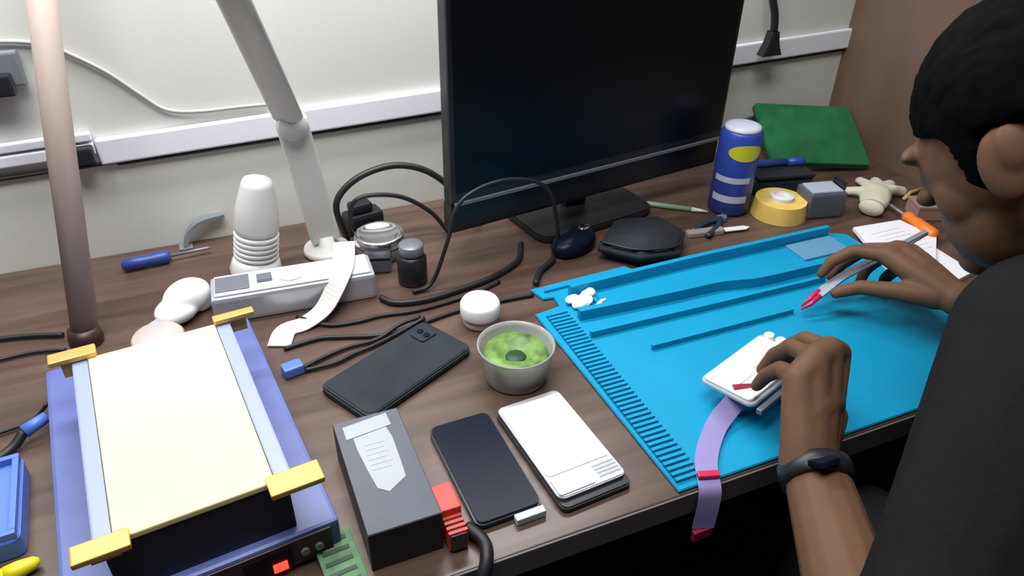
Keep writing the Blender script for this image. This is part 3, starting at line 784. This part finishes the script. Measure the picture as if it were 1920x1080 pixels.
# hair: rounded cap, pulled inside the head below the hairline
b = B(); bmesh.ops.create_icosphere(b, subdivisions=6, radius=1)
for v in b.verts:
    n = v.co.copy()
    q = V((n.x*.086, n.y*.108-.017, n.z*.097+.034))
    ny = q.y
    line = .030 if ny > .045 else (.030-(.045-ny)/.045*.050 if ny > .0 else (-.025+(-ny)*.1 if ny > -.02 else -.055))
    if abs(q.x) > .05 and -.040 < ny <= .030: line = .022 if ny < .004 else -.040
    k = min(1, max(0, (q.z-line)/.010+.5))
    ctr = V((0, -.012, .02))
    d = q-ctr
    tuft = noise.noise(V((n.x*14, n.y*3, n.z*4)))*.022+noise.noise(V((n.x*42, n.y*7, n.z*8)))*.012
    q = ctr+d*(.80+(.20+tuft)*k)
    v.co = hp(*q)
obj('hair', b, 'hair', person, True, label='short black hair')

# t-shirt
b = B()
chain(b, [PV+V((0, 0, .03)), CH, NB+V((.01, -.03, -.035))], [.150, .155, .085])
chain(b, [CH+V((0, .03, .06)), LSH], [.11, .076]); chain(b, [CH+V((0, .03, .06)), RSH], [.11, .070])
chain(b, [LSH, LSH.lerp(LEL, .62)], [.076, .062]); capsule(b, LSH.lerp(LEL, .60), .062, LSH.lerp(LEL, .82), .060, caps=False)
chain(b, [RSH, RSH.lerp(REL, .62)], [.070, .062]); capsule(b, RSH.lerp(REL, .60), .062, RSH.lerp(REL, .86), .064, caps=False)
lathe(b, [(.066, 0), (.066, .018)], 28, T(NB.lerp(hp(0, -.025, -.045), .12)) @ (hp(0, -.025, -.045)-NB).to_track_quat('Z', 'Y').to_matrix().to_4x4())
fuse('t_shirt', b, .005, 'shirt', person, 6)
# trousers and shoes
b = B()
chain(b, [PV+V((-.06, 0, -.03)), PV+V((.06, .02, -.03))], [.135, .135])
chain(b, [PV+V((-.07, 0, -.02)), LKn, LFt+V((0, 0, .02))], [.105, .075, .055]); chain(b, [PV+V((.07, .02, -.02)), RKn, RFt+V((0, 0, .02))], [.105, .075, .055])
fuse('trousers', b, .008, 'trouser', person, 4)
for ft in (LFt, RFt):
    b = B(); ell(b, (ft.x, ft.y+.05, .042), (.045, .13, .04)); ell(b, (ft.x, ft.y-.02, .06), (.042, .06, .058))
    for v in b.verts: v.co.z = max(v.co.z, .002)
    fuse('shoe', b, .006, 'black', person)
# wristband
b = B(); d = (LWR-LEL).normalized(); ctr = LWR-d*.004
mq = d.to_track_quat('Z', 'Y').to_matrix().to_4x4()
lathe(b, [(.0325, -.011), (.0352, -.010), (.0358, 0), (.0352, .010), (.0325, .011), (.0322, 0)], 40, T(ctr) @ mq, 1., .95)
wb = obj('wristband', b, 'black', person, True, label='black wristband')
b = B(); rbox(b, -.012, .012, -.0105, .0105, .0, .006, .004, .001, mtx=T(ctr+V((-.010, -.012, .030))) @ Matrix.Rotation(-.6, 4, 'X'))
obj('band_face', b, 'black_gloss', wb)

t = thing('work_stool', 'black round stool under the seated person', 'stool', (.87, .02, 0))
obj('seat', lathe(B(), [(.15, .34), (.17, .345), (.175, .36), (.165, .37), (0, .37)], 36), 'black', t, True)
obj('column', lathe(B(), [(.025, .03), (.025, .3395)], 20), 'silver_dark', t, True)
obj('base', lathe(B(), [(.20, .001), (.20, .01), (.03, .029)], 36), 'black', t, True)

# ------------------------------------------------------------------ what the person holds
hx = V((.90, .43, 0)).normalized(); 
t = thing('opened_phone', 'opened phone with white shields held by left hand above mat', 'phone', (.545, .512, .788), 0, rot=(math.radians(-6), math.radians(-3), math.radians(18)))
b = B(); rbox(b, -.066, .062, -.035, .037, 0, .005, .009, .001)
obj('midframe', b, 'silver', t)
b = B(); rbox(b, -.063, .050, -.030, .034, .0052, .0085, .006, .0006)
obj('shield_plate', b, 'shield', t, label='white shield plate')
b = B()
for x0, x1, y0, y1 in ((-.055, -.018, -.006, .022), (-.012, .018, .0, .028), (.022, .046, -.01, .020), (-.03, .0, -.026, -.010), (.006, .03, -.026, -.006)):
    box(b, x0, x1, y0, y1, .0087, .0105, .0005)
obj('component_cover', b, 'shield', t)
for x, y in ((.056, .024), (.056, .008)):
    obj('camera_module', lathe(B(), [(.006, .0052), (.006, .011), (.004, .0115), (0, .011)], 18, T((x, y, 0))), 'shield', t)
obj('loose_cover', box(B(), -.062, .060, -.044, -.037, -.006, .0005, .001), 'silver_dark', t)

b = B(); strip(b, [(.502, .486, .790), (.486, .483, .776), (.464, .475, .7645), (.440, .456, .7590), (.420, .434, .7590), (.409, .414, .7585), (.405, .4035, .752), (.404, .4005, .735), (.403, .3995, .70)], .024, .0012, side=(.92, -.30, 0))
t = thing('ribbon_strap', 'lavender ribbon hanging from the opened phone over the desk edge', 'ribbon', (0, 0, 0))
obj('strap', b, 'lav', t)
b = B(); box(b, -.012, .012, -.004, .004, -.003, .003, .001, mtx=T((.502, .488, .7935)) @ Rz(-.3))
obj('end_clip', b, 'dkred', t, label='dark red clip')
b = B(); box(b, -.012, .012, -.003, .003, -.014, 0, .001, mtx=T((.403, .3995, .699)))
obj('end_clip', b, 'dkred', t)
b = B(); box(b, -.0115, .0115, -.004, .004, -.0025, .0025, .001, mtx=T((.4095, .416, .7625)) @ Rz(-.3))
obj('clip', b, 'redtip', t)

t = thing('tweezers', 'grey tweezers with red tips pinched in the right hand', 'tweezers', (0, 0, 0))
b = B(); strip(b, [(.728, .612, .786), (.765, .614, .805), (.815, .606, .829), (.868, .592, .866)], .008, .0025)
strip(b, [(.735, .621, .787), (.772, .621, .806), (.818, .610, .832), (.868, .592, .869)], .008, .0025)
obj('arm', b, 'silver_dark', t)
b = B(); tube(b, [(.728, .612, .786), (.712, .610, .777), (.699, .612, .770)], [.0038, .003, .0012], smooth=False)
tube(b, [(.735, .621, .787), (.719, .620, .778), (.705, .618, .770)], [.0038, .003, .0012], smooth=False)
obj('tip', b, 'redtip', t, True, label='red tips')

# ------------------------------------------------------------------ light
def area(name, loc, rot, sx, sy, power, col=(1, 1, 1)):
    l = bpy.data.lights.new(name, 'AREA'); l.shape = 'RECTANGLE'; l.size = sx; l.size_y = sy; l.energy = power; l.color = col
    o = bpy.data.objects.new(name, l); COL.objects.link(o); o.location = loc; o.rotation_euler = rot; return o
area('tube_light', (.10, 1.03, 1.58), (math.radians(-6), 0, 0), 1.2, .06, 10, (.96, .96, 1.0))
area('ceiling_light', (-.05, .38, 2.35), (math.radians(12), 0, 0), 1.2, .5, 28.5, (.98, .98, .97))
l = bpy.data.lights.new('lamp_bulb', 'SPOT'); l.energy = 2.3; l.color = (1, .90, .66); l.spot_size = math.radians(58); l.spot_blend = .7; l.shadow_soft_size = .03
o = bpy.data.objects.new('lamp_bulb', l); COL.objects.link(o); o.location = (.006, .765, 1.232)
o.rotation_euler = (V((-.085, .60, .86))-o.location).to_track_quat('-Z', 'Y').to_euler()

w = bpy.data.worlds.new('room'); SC.world = w; w.use_nodes = True
w.node_tree.nodes['Background'].inputs['Color'].default_value = (.8, .85, 1, 1)
w.node_tree.nodes['Background'].inputs['Strength'].default_value = .05

# ------------------------------------------------------------------ camera
cam = bpy.data.cameras.new('camera'); co = bpy.data.objects.new('camera', cam); COL.objects.link(co)
cam.sensor_width = 36; cam.lens = 1400/1920*36; cam.clip_start = .01
r_ = V((.92067088, -.38996436, .01711522)); u_ = V((.20156094, .51250138, .83469487)); f_ = V((.33427282, .7650295, -.55044668))
mm = Matrix((r_, u_, -f_)).transposed().to_4x4(); mm.translation = (0, 0, 1.35)
co.matrix_world = mm
SC.camera = co
vs = SC.view_settings
vs.view_transform = 'Standard'; vs.look = 'None'; vs.exposure = 0; vs.gamma = 1; vs.use_curve_mapping = False
